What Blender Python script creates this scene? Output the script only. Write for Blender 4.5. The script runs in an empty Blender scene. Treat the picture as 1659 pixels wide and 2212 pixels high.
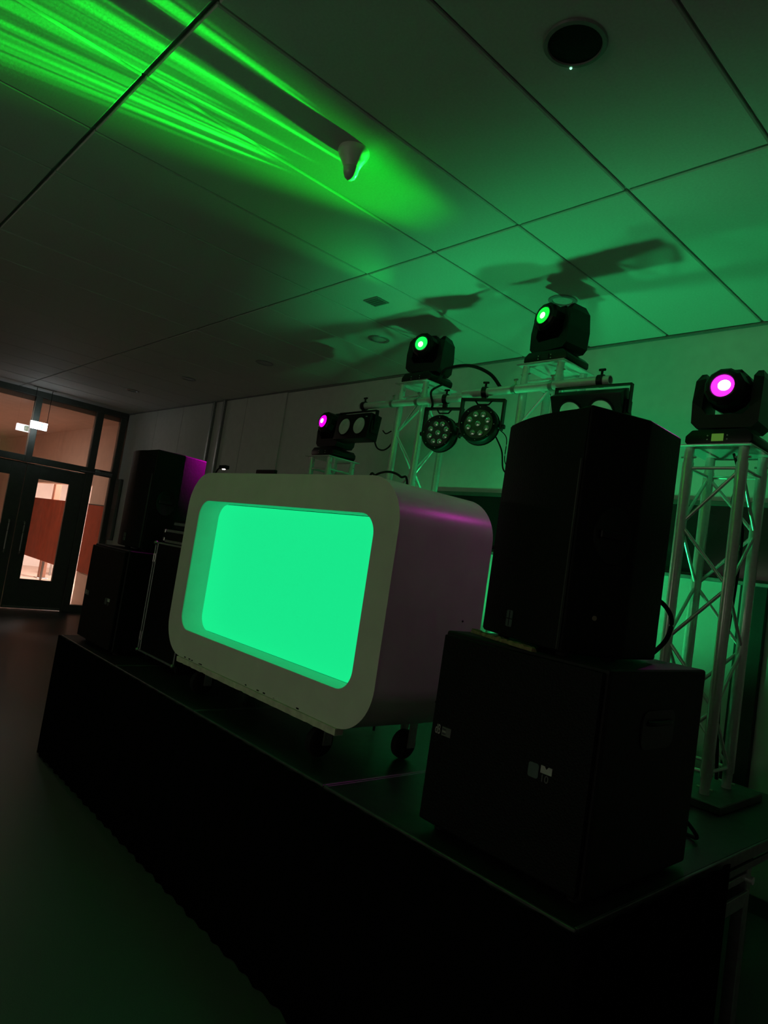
import bpy, bmesh, math, random
from mathutils import Vector, Matrix
random.seed(7)
R = math.radians
S = bpy.context.scene
COL = S.collection

# ------------------------------------------------------------------ camera
def basis(yaw, pitch, roll):
    f = Vector((-math.sin(yaw)*math.cos(pitch), math.cos(yaw)*math.cos(pitch), math.sin(pitch)))
    rt = Vector((math.cos(yaw), math.sin(yaw), 0)); up = rt.cross(f)
    return (math.cos(roll)*rt+math.sin(roll)*up, -math.sin(roll)*rt+math.cos(roll)*up, f)
cam = bpy.data.cameras.new('camera'); camo = bpy.data.objects.new('camera', cam); COL.objects.link(camo)
cam.sensor_fit = 'HORIZONTAL'; cam.sensor_width = 36; cam.lens = 1470.18/1659*36
cam.clip_start = .02
rt, up, fw = basis(R(47.971), R(4.028), R(8.683))
M = Matrix(((rt.x, up.x, -fw.x, 0), (rt.y, up.y, -fw.y, 0), (rt.z, up.z, -fw.z, 1.6), (0, 0, 0, 1)))
camo.matrix_world = M
S.camera = camo

# ------------------------------------------------------------------ world, exposure
w = bpy.data.worlds.new('world'); S.world = w; w.use_nodes = True
w.node_tree.nodes['Background'].inputs[0].default_value = (.9, .95, 1, 1)
w.node_tree.nodes['Background'].inputs[1].default_value = 0
S.view_settings.view_transform = 'Standard'; S.view_settings.look = 'None'
S.view_settings.exposure = 0; S.view_settings.gamma = 1; S.view_settings.use_curve_mapping = False

# light levels in one place
P_UP, P_GOBO, P_MID = 58, 2500, 30
GREEN = (.03, 1, .27); MAG = (1, .0, .75)
L_WINDOW, L_HALL, L_EXIT, L_SCREEN = .9, 75, 17, .92

def lamp(name, typ, loc, power, color, parent=None, **k):
    d = bpy.data.lights.new(name, typ); d.energy = power; d.color = color
    for a, v in k.items(): setattr(d, a, v)
    o = bpy.data.objects.new(name, d); COL.objects.link(o); o.location = loc
    if parent: o.parent = parent
    return o
def aim(o, d): o.rotation_euler = Vector(d).to_track_quat('-Z', 'Y').to_euler()

# ------------------------------------------------------------------ materials
MATS = {}
def mat(name, col, rough=.6, metal=0, spec=.5, noise=0, nscale=40, bump=0, emit=None, estr=0, alpha=None, trans=0, coat=0):
    if name in MATS: return MATS[name]
    m = bpy.data.materials.new(name); m.use_nodes = True
    nt = m.node_tree; b = nt.nodes['Principled BSDF']
    b.inputs['Base Color'].default_value = (*col, 1); b.inputs['Roughness'].default_value = rough
    b.inputs['Metallic'].default_value = metal; b.inputs['Specular IOR Level'].default_value = spec
    b.inputs['Transmission Weight'].default_value = trans; b.inputs['Coat Weight'].default_value = coat
    if emit:
        b.inputs['Emission Color'].default_value = (*emit, 1); b.inputs['Emission Strength'].default_value = estr
    if noise or bump:
        tc = nt.nodes.new('ShaderNodeTexCoord'); n = nt.nodes.new('ShaderNodeTexNoise')
        n.inputs['Scale'].default_value = nscale; n.inputs['Detail'].default_value = 5
        nt.links.new(tc.outputs['Object'], n.inputs['Vector'])
        if noise:
            r = nt.nodes.new('ShaderNodeValToRGB')
            r.color_ramp.elements[0].position = .3; r.color_ramp.elements[1].position = .7
            r.color_ramp.elements[0].color = (*[c*(1-noise) for c in col], 1)
            r.color_ramp.elements[1].color = (*[min(1, c*(1+noise)) for c in col], 1)
            nt.links.new(n.outputs['Fac'], r.inputs['Fac']); nt.links.new(r.outputs['Color'], b.inputs['Base Color'])
        if bump:
            bp = nt.nodes.new('ShaderNodeBump'); bp.inputs['Strength'].default_value = bump; bp.inputs['Distance'].default_value = .004
            nt.links.new(n.outputs['Fac'], bp.inputs['Height']); nt.links.new(bp.outputs['Normal'], b.inputs['Normal'])
    MATS[name] = m
    return m
def grille_mat():
    m = mat('perforated_grille', (.004, .004, .0043), .6, .0, .15)
    nt = m.node_tree; b = nt.nodes['Principled BSDF']
    tc = nt.nodes.new('ShaderNodeTexCoord'); v = nt.nodes.new('ShaderNodeTexVoronoi'); v.inputs['Scale'].default_value = 150
    bp = nt.nodes.new('ShaderNodeBump'); bp.inputs['Strength'].default_value = .5; bp.inputs['Distance'].default_value = .002
    nt.links.new(tc.outputs['Object'], v.inputs['Vector']); nt.links.new(v.outputs['Distance'], bp.inputs['Height'])
    nt.links.new(bp.outputs['Normal'], b.inputs['Normal'])
    return m
def glass_mat():
    m = bpy.data.materials.new('clear_glass'); m.use_nodes = True; nt = m.node_tree
    for n in list(nt.nodes): nt.nodes.remove(n)
    o = nt.nodes.new('ShaderNodeOutputMaterial'); mx = nt.nodes.new('ShaderNodeMixShader')
    t = nt.nodes.new('ShaderNodeBsdfTransparent'); g = nt.nodes.new('ShaderNodeBsdfGlossy'); g.inputs['Roughness'].default_value = .02
    f = nt.nodes.new('ShaderNodeFresnel'); f.inputs['IOR'].default_value = 1.6
    nt.links.new(f.outputs[0], mx.inputs[0]); nt.links.new(t.outputs[0], mx.inputs[1]); nt.links.new(g.outputs[0], mx.inputs[2])
    nt.links.new(mx.outputs[0], o.inputs[0]); MATS['clear_glass'] = m
    return m
TILE = mat('ceiling_tile', (.60, .60, .58), .75, noise=.05, nscale=90, bump=.12)
GAP = mat('ceiling_gap', (.36, .36, .36), .9, noise=.1, nscale=20)
WALL = mat('wall_paint', (.60, .60, .585), .85, noise=.04, nscale=12, bump=.1)
FLOOR = mat('floor_vinyl', (.105, .11, .11), .42, spec=.4, noise=.18, nscale=260, bump=.08)
FRAME = mat('dark_frame_paint', (.075, .085, .075), .45, noise=.1, nscale=15)
BLACK = mat('black_paint', (.004, .004, .0043), .55, spec=.2, noise=.3, nscale=60, bump=.2)
BLACKG = mat('black_plastic', (.004, .004, .0043), .42, spec=.3, noise=.1, nscale=30)
CLOTH = mat('black_cloth', (.003, .003, .003), .95, spec=.02, noise=.3, nscale=200, bump=.2)
DECK = mat('stage_board', (.017, .017, .018), .45, spec=.5, noise=.35, nscale=18, bump=.15)
ALU = mat('aluminium', (.72, .73, .73), .26, metal=.4, noise=.06, nscale=60)
ALUD = mat('worn_aluminium', (.3, .31, .32), .45, metal=.7, noise=.15, nscale=40)
RAIL = mat('stage_rail', (.11, .115, .115), .4, metal=.5, noise=.25, nscale=25)
STEEL = mat('zinc_steel', (.5, .5, .48), .3, metal=.9, noise=.1, nscale=80)
BOOTH = BOOTHS = mat('booth_laminate', (.70, .69, .62), .33, spec=.55, noise=.05, nscale=8, bump=.03)
EDGE = mat('booth_trim_wood', (.60, .57, .46), .6, noise=.15, nscale=30)
GRILLE = grille_mat()
GLASS = glass_mat()
RUBBER = mat('rubber', (.012, .012, .012), .8, spec=.2, noise=.2, nscale=50)
LOGO = mat('logo_white', (.40, .40, .38), .5, noise=.05, nscale=50)
LOGOG = mat('logo_grey', (.10, .105, .10), .5, noise=.15, nscale=150)
LOGOT = mat('logo_teal', (.055, .085, .082), .5, noise=.15, nscale=150)
WOOD = mat('bare_wood', (.22, .17, .08), .8, noise=.3, nscale=60)
def emitter(name, col, s): return mat(name, tuple(c*.2+.02 for c in col), .3, emit=col, estr=s)

# ------------------------------------------------------------------ mesh helpers
def fin(bm, name, m, parent=None, smooth=False, loc=None, rot=None):
    bmesh.ops.recalc_face_normals(bm, faces=bm.faces[:])
    me = bpy.data.meshes.new(name); bm.to_mesh(me); bm.free()
    me.materials.append(m)
    if smooth:
        for p in me.polygons: p.use_smooth = True
        me.set_sharp_from_angle(angle=R(38))
    return link(me, name, parent, loc, rot)
def link(me, name, parent=None, loc=None, rot=None):
    o = bpy.data.objects.new(name, me); COL.objects.link(o)
    if parent: o.parent = parent
    if loc is not None: o.location = loc
    if rot is not None: o.rotation_euler = rot
    return o
def tag(o, label=None, cat=None, group=None, kind=None):
    if label: o['label'] = label
    if cat: o['category'] = cat
    if group: o['group'] = group
    if kind: o['kind'] = kind
    return o
def thing(name, label, cat, loc=(0, 0, 0), rz=0, group=None):
    o = bpy.data.objects.new(name, None); COL.objects.link(o); o.empty_display_size = .1
    o.location = loc; o.rotation_euler = (0, 0, rz)
    return tag(o, label, cat, group)
def bx(bm, x0, x1, y0, y1, z0, z1, bev=0, seg=1, mtx=None):
    r = bmesh.ops.create_cube(bm, size=1)
    vs = r['verts']
    for v in vs: v.co = Vector(((x0+x1)/2+v.co.x*(x1-x0), (y0+y1)/2+v.co.y*(y1-y0), (z0+z1)/2+v.co.z*(z1-z0)))
    if mtx is not None: bmesh.ops.transform(bm, matrix=mtx, verts=vs)
    if bev:
        es = list({e for v in vs for e in v.link_edges})
        bmesh.ops.bevel(bm, geom=es, offset=bev, segments=seg, affect='EDGES', profile=.6)
    return bm
def box(name, x0, x1, y0, y1, z0, z1, m, parent=None, bev=0, seg=1):
    return fin(bx(bmesh.new(), x0, x1, y0, y1, z0, z1, bev, seg), name, m, parent)
def cyl(bm, a, b, r0, r1=None, n=16, caps=True):
    a, b = Vector(a), Vector(b); r1 = r0 if r1 is None else r1
    q = (b-a).to_track_quat('Z', 'Y')
    rings = []
    for p, r in ((a, r0), (b, r1)):
        rings.append([bm.verts.new(p+q@Vector((r*math.cos(2*math.pi*i/n), r*math.sin(2*math.pi*i/n), 0))) for i in range(n)])
    for i in range(n): bm.faces.new((rings[0][i], rings[0][(i+1) % n], rings[1][(i+1) % n], rings[1][i]))
    if caps: bm.faces.new(rings[0][::-1]); bm.faces.new(rings[1])
    return bm
def lathe(bm, prof, n=32, mtx=None, cap0=True, cap1=True):
    rings = []
    for r, z in prof:
        rings.append([bm.verts.new(Vector((r*math.cos(2*math.pi*i/n), r*math.sin(2*math.pi*i/n), z))) for i in range(n)])
    for k in range(len(rings)-1):
        for i in range(n): bm.faces.new((rings[k][i], rings[k][(i+1) % n], rings[k+1][(i+1) % n], rings[k+1][i]))
    if cap0: bm.faces.new(rings[0][::-1])
    if cap1: bm.faces.new(rings[-1])
    if mtx is not None: bmesh.ops.transform(bm, matrix=mtx, verts=[v for r in rings for v in r])
    return bm
def prism(bm, pts, z0, z1, mtx=None):
    a = [bm.verts.new((x, y, z0)) for x, y in pts]; b = [bm.verts.new((x, y, z1)) for x, y in pts]
    n = len(pts)
    for i in range(n): bm.faces.new((a[i], a[(i+1) % n], b[(i+1) % n], b[i]))
    bm.faces.new(a[::-1]); bm.faces.new(b)
    if mtx is not None: bmesh.ops.transform(bm, matrix=mtx, verts=a+b)
    return bm
def smooth_path(pts, k=8):
    P = [Vector(p) for p in pts]; out = []
    for i in range(len(P)-1):
        p0 = P[max(i-1, 0)]; p1 = P[i]; p2 = P[i+1]; p3 = P[min(i+2, len(P)-1)]
        for j in range(k):
            t = j/k
            out.append(.5*((2*p1)+(-p0+p2)*t+(2*p0-5*p1+4*p2-p3)*t*t+(-p0+3*p1-3*p2+p3)*t**3))
    return out+[P[-1]]
def tube(bm, pts, r, n=8, k=8):
    P = smooth_path(pts, k); prev = None; up_ = Vector((0, 0, 1))
    for i, p in enumerate(P):
        t = (P[min(i+1, len(P)-1)]-P[max(i-1, 0)]).normalized()
        u = t.cross(up_)
        if u.length < 1e-3: u = t.cross(Vector((1, 0, 0)))
        u.normalize(); v = u.cross(t)
        ring = [bm.verts.new(p+u*r*math.cos(2*math.pi*j/n)+v*r*math.sin(2*math.pi*j/n)) for j in range(n)]
        if prev:
            for j in range(n): bm.faces.new((prev[j], prev[(j+1) % n], ring[(j+1) % n], ring[j]))
        else: bm.faces.new(ring[::-1])
        prev = ring
    bm.faces.new(prev)
    return bm
def cable(label, pts, r=.006, cat='cable', group=None, name='cable', m=None):
    return tag(fin(tube(bmesh.new(), pts, r), name, m or RUBBER, smooth=True), label, cat, group)
def rrect(w_, h_, r, n=10):
    out = []
    for cx, cy, a0 in ((w_/2-r, h_/2-r, 0), (-w_/2+r, h_/2-r, 90), (-w_/2+r, -h_/2+r, 180), (w_/2-r, -h_/2+r, 270)):
        for i in range(n+1):
            a = R(a0+90*i/n); out.append((cx+r*math.cos(a), cy+r*math.sin(a)))
    return out
def struct(o): o['kind'] = 'structure'; return o
def text(txt, size, name, m, parent, loc, rot, ext=.0008):
    c = bpy.data.curves.new(name, 'FONT'); c.body = txt; c.size = size; c.extrude = ext; c.align_x = 'LEFT'
    t = bpy.data.objects.new('tmp', c); COL.objects.link(t)
    dg = bpy.context.evaluated_depsgraph_get(); dg.update()
    me = bpy.data.meshes.new_from_object(t.evaluated_get(dg)); bpy.data.objects.remove(t); bpy.data.curves.remove(c)
    me.materials.clear(); me.materials.append(m); me.name = name
    return link(me, name, parent, loc, rot)
FRONT = (R(90), 0, 0)      # flat text stood up to face -Y

# ------------------------------------------------------------------ room shell
XD, YW, HC = -11.6, 4.33, 3.40
XR, YF = 3.2, -7.0
fl = struct(box('floor', XD-.1, XR, YF, YW, -.1, 0, FLOOR))
ce = struct(box('ceiling', XD, XR, YF, YW, HC+.018, HC+.12, GAP))
tile_meshes = {}
ys = [-2.627, -.882, .863, 2.605, YW-.012]
k = 0
x = .783
xs = []
while x > XD: xs.append(x); x -= .597
xs.append(XD+.004)
for i in range(len(xs)-1):
    for j in range(len(ys)-1):
        wx = xs[i]-xs[i+1]-.012; wy = ys[j+1]-ys[j]-(.02 if j == 1 else .012)
        key = (round(wx, 3), round(wy, 3))
        if key not in tile_meshes:
            o = box('tile', -wx/2, wx/2, -wy/2, wy/2, 0, .02, TILE, ce, bev=.0055)
            tile_meshes[key] = o.data
        else: o = link(tile_meshes[key], 'tile', ce)
        jig = random.uniform(-.0012, .0012)
        o.location = ((xs[i]+xs[i+1])/2, (ys[j]+ys[j+1])/2, HC+jig)
        o.rotation_euler = (random.uniform(-.0012, .0012), random.uniform(-.002, .002), 0)
box('cover_strip', .79, XR, YF, YW, HC, HC+.018, TILE, ce)
box('cover_strip', XD, .78, YF, -2.64, HC, HC+.018, TILE, ce)

# back wall: plaster with a ribbon window, dark slot and panelled left part
wb = struct(box('wall_back', XD-.1, XR, YW, YW+.15, 0, HC+.12, WALL))
pm = None
for i in range(5):
    x1 = -6.78-.9*i; x0 = max(x1-.9, XD+.06)
    o = box('panel', x0+.004, x1-.004, YW-.018, YW, .1, HC-.01, WALL, wb, bev=.003)
for xx in (-8.5, -8.22):
    box('rail', xx-.02, xx+.02, YW-.06, YW-.019, .1, HC-.01, ALUD, wb, bev=.006)
box('cornice_strip', XD, XR, YW-.02, YW, HC-.016, HC-.004, mat('strip_grey', (.2, .2, .2), .7, noise=.1), wb)
struct(box('baseboard_back', XD, XR, YW-.034, YW-.02, 0, .09, FRAME))
win = struct(box('window_2', -4.1, .4, YW-.012, YW, 1.815, 2.245, mat('dark_pane', (.012, .014, .014), .12, spec=.5, noise=.2, nscale=3)))
for z0, z1 in ((2.245, 2.275), (1.80, 1.815)): box('window_frame', -4.13, .43, YW-.03, YW, z0, z1, FRAME, win, bev=.003)
for xx in (-4.1, -3.35, -2.1, -.85, .4): box('window_mullion', xx-.015, xx+.015, YW-.03, YW-.0125, 1.8155, 2.2445, FRAME, win)
box('window_sill', -4.15, .45, YW-.07, YW-.001, 1.775, 1.798, ALUD, win, bev=.004)
tr = struct(box('trim_1', -1.545, -1.40, YW-.05, YW-.001, .091, 1.774, mat('dark_column', (.02, .02, .02), .7, noise=.2, nscale=10)))

# far walls the camera has its back to; the opposite one has a lit window
struct(box('wall_right', XR, XR+.1, YF-.1, YW+.15, 0, HC+.12, WALL))
wf = struct(box('wall_front', XD-.1, XR, YF-.1, YF, 0, HC+.12, mat('low_bounce_wall', (.07, .07, .07), .9, noise=.2, nscale=10)))  # unseen wall, its colour darkened to cut the green bounce light
wn = struct(box('window_front_offscreen', -6.2, 1.4, YF, YF+.02, .95, 2.55, emitter('lit_window_pane', (1, .9, .74), L_WINDOW)))
for xx in (-6.2, -3.67, -1.13, 1.4): box('window_mullion', xx-.04, xx+.04, YF+.001, YF+.05, .9, 2.6, FRAME, wn)
for z0 in (.9, 2.55): box('window_frame', -6.24, 1.44, YF+.0, YF+.05, z0, z0+.05, FRAME, wn)

# ------------------------------------------------------------------ door wall (x = XD)
wl = struct(box('wall_left', XD-.12, XD, YF, -.6, 0, HC+.12, WALL))
def xbar(name, y0, y1, z0, z1, parent, d0=-.05, d1=.05, m=FRAME, bev=.004):
    return box(name, XD+d0, XD+d1, y0, y1, z0, z1, m, parent, bev)
tf = struct(xbar('trim_2', -.6, YW-.021, 3.31, HC-.001, None))        # head of the glazed screen
for y0, y1 in ((-.6, -.5), (.95, 1.05), (2.86, 2.955), (3.80, 3.915), (4.205, 4.305)):
    z0 = 2.27 if y0 == 2.86 else 0
    xbar('post', y0, y1, z0, 3.309, tf)
for a, b in ((-.499, .949), (1.051, 2.859), (2.956, 3.799)): xbar('transom', a, b, 2.275, 2.375, tf)
xbar('transom', 3.916, 4.204, 2.275, 2.375, tf)
xbar('bottom_rail', 3.916, 4.204, .0, .12, tf)
xbar('bottom_rail', -.499, .949, .0, .12, tf)
wi = struct(xbar('window_1', 2.956, 3.799, 2.376, 3.309, None, -.006, .006, GLASS, 0))
for a, b, z0, z1 in ((1.051, 2.859, 2.376, 3.309), (3.916, 4.204, 2.376, 3.309), (3.916, 4.204, .121, 2.274), (-.499, .949, 2.376, 3.309), (-.499, .949, .121, 2.274)):
    xbar('pane', a, b, z0, z1, wi, -.006, .006, GLASS, 0)
for n, (y0, y1, side) in enumerate(((2.915, 3.795, 1), (2.03, 2.905, -1))):
    a, b = (3.11, 3.58) if side > 0 else (2.24, 2.70)
    bm = bmesh.new()
    for q in ((y0, a, .012, 2.265), (b, y1, .012, 2.265)): bx(bm, XD-.03, XD+.03, q[0], q[1], q[2], q[3], .002)
    for q in ((a, b, .012, .47), (a, b, 2.045, 2.265)): bx(bm, XD-.03, XD+.03, q[0], q[1], q[2], q[3])
    d = struct(fin(bm, 'door_%d' % (n+1), FRAME))
    xbar('pane', a+.001, b-.001, .471, 2.044, d, -.005, .005, GLASS, 0)
    hb = bmesh.new(); yy = 3.02 if side > 0 else 2.80
    tube(hb, [(XD+.03, yy, .85), (XD+.075, yy, .86), (XD+.075, yy, 1.0), (XD+.075, yy, 1.2), (XD+.075, yy, 1.34), (XD+.03, yy, 1.35)], .011)
    fin(hb, 'handle', STEEL, d, True)
    box('kick_seal', XD+.031, XD+.034, y0+.02, y1-.02, .02, .05, ALUD, d)
    if side > 0: box('head_seal', XD+.031, XD+.036, y0+.1, y1-.1, 2.245, 2.262, ALUD, d)
struct(xbar('trim_3', 1.051, 2.02, 0, 2.274, None))
dc = thing('door_closer', 'grey door closer arm beside the double door head', 'door closer', (XD, 0, 0))
box('body', .051, .10, 3.99, 4.20, 2.285, 2.345, ALUD, dc, .006)
fin(cyl(cyl(bmesh.new(), (.09, 4.0, 2.315), (.10, 3.80, 2.30), .009), (.10, 3.80, 2.30), (.052, 3.70, 2.30), .009), 'arm', ALUD, dc)
box('shoe', .051, .085, 3.93, 3.99, 2.27, 2.36, mat('closer_cover', (.35, .36, .36), .5, noise=.1), dc, .006)
sg = thing('wall_panel_box', 'dark grey narrow panel box on the wall beside the glazed door screen', 'panel box', (-11.38, YW-.02, 1.25))
box('housing', -.1, .1, -.05, 0, 0, 1.02, mat('box_grey', (.12, .13, .125), .6, noise=.1), sg, .008)
box('lid_seam', -.09, .09, -.053, -.0505, .5, .505, BLACK, sg)

# corridor behind the glass
HWARM = mat('corridor_plaster', (.74, .54, .44), .9, noise=.05, nscale=6)
HCEIL = mat('corridor_ceiling', (.66, .48, .39), .9, noise=.05, nscale=6)
HWHITE = mat('corridor_white', (.85, .78, .73), .8, noise=.04, nscale=5)
struct(box('floor_corridor', -20.2, XD-.1, -1.2, 8, -.1, 0, mat('corridor_floor', (.62, .45, .36), .35, noise=.1, nscale=4)))
struct(box('ceiling_corridor', -20.2, XD-.06, -1.2, 8, 3.24, 3.36, HCEIL))
ws = struct(box('wall_corridor_side', -20.2, XD-.06, 4.34, 4.5, 2.15, 3.24, HWARM))
box('pier', -12.75, XD-.06, 4.34, 4.5, 0, 2.149, HWARM, ws)
box('pier', -20.2, -17.2, 4.34, 4.5, 0, 2.149, HWARM, ws)
struct(box('wall_corridor_far', -20.3, -20.2, -1.3, 8, 0, 3.36, HWHITE))
struct(box('wall_corridor_left', -20.2, XD-.13, -1.3, -1.2, 0, 3.36, HWARM))
struct(box('wall_corridor_end', -20.2, -15, 8, 8.1, 0, 3.36, HWHITE))
REDB = mat('red_board', (.42, .075, .03), .5, noise=.2, nscale=5, bump=.1)
pb = thing('partition_screen', 'red-brown partition screen standing in the lit opening behind the glass door', 'partition screen', (-15.0, 4.40, 0))
for i in range(3): box('board', -1.7+i*1.14, -1.7+i*1.14+1.13, -.02, .02, .535, 1.815, REDB, pb, .006)
for xx in (-1.6, 0.05, 1.6): box('foot_post', xx-.02, xx+.02, -.018, .018, 0, .5345, STEEL, pb)
wc = thing('wall_board', 'dark red-brown board on the corridor wall behind the narrow side glass', 'wall board', (-12.2, 4.34, .585))
box('panel', -.5, .5, -.03, -.001, 0, 1.21, REDB, wc, .004)
box('top_rail', -.5, .5, -.034, -.001, 1.2105, 1.225, FRAME, wc)
co = thing('corridor_column', 'slim brown column in the bright corridor behind the door', 'column', (-16.9, 4.98, 0))
box('shaft', -.07, .07, -.07, .07, .02, 3.238, mat('column_brown', (.35, .17, .11), .6, noise=.1), co, .01)
box('foot', -.12, .12, -.12, .12, 0, .02, STEEL, co, .004)
tb = thing('corridor_bench', 'small pale bench standing in the bright corridor', 'bench', (-18.0, 5.6, 0))
box('seat', -.25, .25, -.22, .22, .42, .47, HWARM, tb, .01)
for sx in (-.2, .2):
    for sy in (-.17, .17): box('leg', sx-.02, sx+.02, sy-.02, sy+.02, 0, .42, STEEL, tb)
cl = thing('corridor_ceiling_lamp', 'warm ceiling lamp panel in the corridor', 'ceiling lamp', (-15.6, 6.0, 3.238))
box('frame', -.62, .62, -.62, .62, -.03, 0, ALUD, cl, .004)
box('diffuser', -.58, .58, -.58, .58, -.036, -.0301, emitter('corridor_diffuser', (1, .88, .82), L_HALL), cl)
cl2 = thing('corridor_round_lamp_offscreen', 'small round warm lamp on the corridor ceiling beyond the glass screen', 'ceiling lamp', (-13.6, 1.9, 3.238))
fin(lathe(bmesh.new(), [(.17, -.03), (.18, 0)], 32), 'rim', ALUD, cl2, True)
fin(lathe(bmesh.new(), [(.05, -.05), (.12, -.044), (.155, -.0302)], 32), 'diffuser', emitter('corridor_small_diffuser', (1, .78, .63), 175), cl2, True)

# exit sign
ex = thing('exit_sign', 'glowing white exit sign with green pictogram hanging by the glass door', 'exit sign', (-11.2, 2.87, 2.76))
box('housing', -.018, .018, -.125, .125, .0, .125, mat('sign_case', (.8, .8, .8), .4, noise=.02), ex, .004)
for sx, nm in ((1, 'lit_face'), (-1, 'lit_face')):
    o = box(nm, .0185*sx-.0005, .0185*sx+.0005, -.118, .118, .006, .119, emitter('sign_face', (.86, .93, 1), L_EXIT), ex)
    g = emitter('sign_green', (.25, .95, .6), 3.0)
    bm = bmesh.new(); xx = .0195*sx
    bx(bm, xx-.0006, xx+.0006, .0, .10, .02, .105)
    p = fin(bm, 'pictogram', g, ex)
    bm = bmesh.new(); xx = .0207*sx
    bx(bm, xx-.0005, xx+.0005, .055, .092, .025, .10); bx(bm, xx-.0005, xx+.0005, .012, .03, .045, .08); bx(bm, xx-.0005, xx+.0005, .018, .03, .083, .095)
    bx(bm, xx-.0005, xx+.0005, .03, .05, .06, .066); bx(bm, xx-.0005, xx+.0005, .012, .018, .025, .048); bx(bm, xx-.0005, xx+.0005, .026, .032, .025, .048)
    fin(bm, 'figure', emitter('sign_figure', (.9, 1, .97), 5), p)
for yy in (-.11, .11): fin(cyl(bmesh.new(), (0, yy, .125), (0, yy, HC-2.76-.012), .004), 'rod', BLACKG, ex)
box('canopy', -.03, .03, -.16, .16, HC-2.76-.012, HC-2.76-.0015, LOGO, ex, .003)

# ------------------------------------------------------------------ ceiling fittings
def downlight(x_, y_, label, group=None):
    t = thing('downlight', label, 'downlight', (x_, y_, HC), 0, group)
    fin(lathe(bmesh.new(), [(.062, -.001), (.066, -.008), (.088, -.006), (.092, -.0015)], 28, cap0=False, cap1=False), 'ring', ALUD, t, True)
    fin(lathe(bmesh.new(), [(.006, -.004), (.03, -.0035), (.06, -.002)], 28), 'lens', mat('downlight_lens', (.5, .5, .5), .2, noise=.1), t, True)
for x_, lab in ((-2.51, 'unlit recessed downlight in the ceiling above the moving head behind the loudspeaker'), (-4.27, 'unlit recessed downlight beside the moving head over the twin blinder'), (-6.02, 'unlit recessed downlight third from the corridor door'), (-7.72, 'unlit recessed downlight second from the corridor door'), (-9.41, 'unlit recessed downlight closest to the corridor door')):
    downlight(x_, 3.5, lab, 'downlights in the row to the door')
cs = thing('ceiling_loudspeaker', 'dark round grille recessed in the ceiling with a tiny green light', 'ceiling speaker', (-1.335, 1.735, HC))
fin(lathe(bmesh.new(), [(.088, -.001), (.09, -.009), (.103, -.007), (.107, -.0015)], 36, cap0=False, cap1=False), 'rim', mat('grille_rim', (.2, .2, .2), .35, spec=.6, noise=.1), cs, True)
fin(lathe(bmesh.new(), [(.02, -.008), (.06, -.006), (.088, -.003)], 36), 'grille', GRILLE, cs, True)
fin(lathe(bmesh.new(), [(.002, -.012), (.0045, -.009), (.005, -.0065)], 12), 'status_light', emitter('green_led', (.3, 1, .5), 2.0), cs, True).location = (-.065, .08, 0)
ha = thing('ceiling_vent', 'small square dark vent in the ceiling tile near the green wall', 'vent', (-3.68, 2.94, HC))
box('frame', -.075, .075, -.06, .06, -.006, -.0015, mat('vent_grey', (.2, .21, .2), .6, noise=.1), ha, .002)
for i in range(4): box('slat', -.06, .06, -.045+i*.025, -.032+i*.025, -.009, -.0062, mat('vent_dark', (.12, .12, .12), .6, noise=.1), ha)
dm = thing('motion_sensor', 'bell-shaped white motion sensor hanging from the ceiling in the green beam', 'sensor', (-2.44, 1.69, HC))
SENS = mat('sensor_plastic', (.62, .62, .60), .35, noise=.03, nscale=20)
fin(lathe(bmesh.new(), [(.07, -.001), (.072, -.012), (.066, -.028), (.055, -.046), (.044, -.066), (.036, -.086)], 32), 'bell', SENS, dm, True)
fin(lathe(bmesh.new(), [(.036, -.0865), (.033, -.108), (.025, -.128), (.012, -.139), (.003, -.14)], 28), 'lens', mat('sensor_lens', (.5, .5, .5), .25, noise=.03), dm, True)

# ------------------------------------------------------------------ stage
HS = .786
YS0, YS1 = 1.60, 3.67
edges = [-4.78, -3.83, -2.87, -1.875, -.86]
labs = ['black stage deck under the far subwoofer and rack case', 'black stage deck under the far half of the glowing booth',
        'black stage deck under the near half of the glowing booth', 'black stage deck under the near subwoofer and the magenta lamp tower']
for i in range(4):
    x0, x1 = edges[i]+.002, edges[i+1]-.002
    t = thing('stage_deck', labs[i], 'stage deck', (x0, YS0, 0), 0, 'stage decks in a row')
    wd, dp = x1-x0, YS1-YS0
    box('deck_board', .012, wd-.012, .012, dp-.012, HS-.03, HS-.001, DECK, t)
    for nm, q in (('front_rail', (0, wd, 0, .011)), ('rear_rail', (0, wd, dp-.011, dp))):
        box(nm, q[0], q[1], q[2], q[3], HS-.075, HS, RAIL, t, .002)
    for xx in (0, wd-.011):
        o = box('side_rail', xx, xx+.011, .0115, dp-.0115, HS-.04, HS, RAIL, t, .002)
        box('groove_rail', xx, xx+.011, .0115, dp-.0115, HS-.075, HS-.052, RAIL, t, .002)
    for xx in (.04, wd-.04):
        for yy in (.06, dp/2+.2, dp-.06):
            bm = bmesh.new(); bx(bm, xx-.022, xx+.022, yy-.022, yy+.022, 0, HS-.0305, .004)
            fin(bm, 'leg', ALUD, t)
    if i == 3:
        box('cross_brace', wd-.07, wd-.02, .96, 1.22, .655, .68, ALUD, t, .002)
        box('leg_clamp', wd-.018, wd-.006, .95, 1.21, .575, .625, ALUD, t, .002)
        fin(cyl(bmesh.new(), (wd-.02, 1.21, .663), (wd+.004, 1.21, .663), .014), 'clamp_knob', ALU, t)
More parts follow.
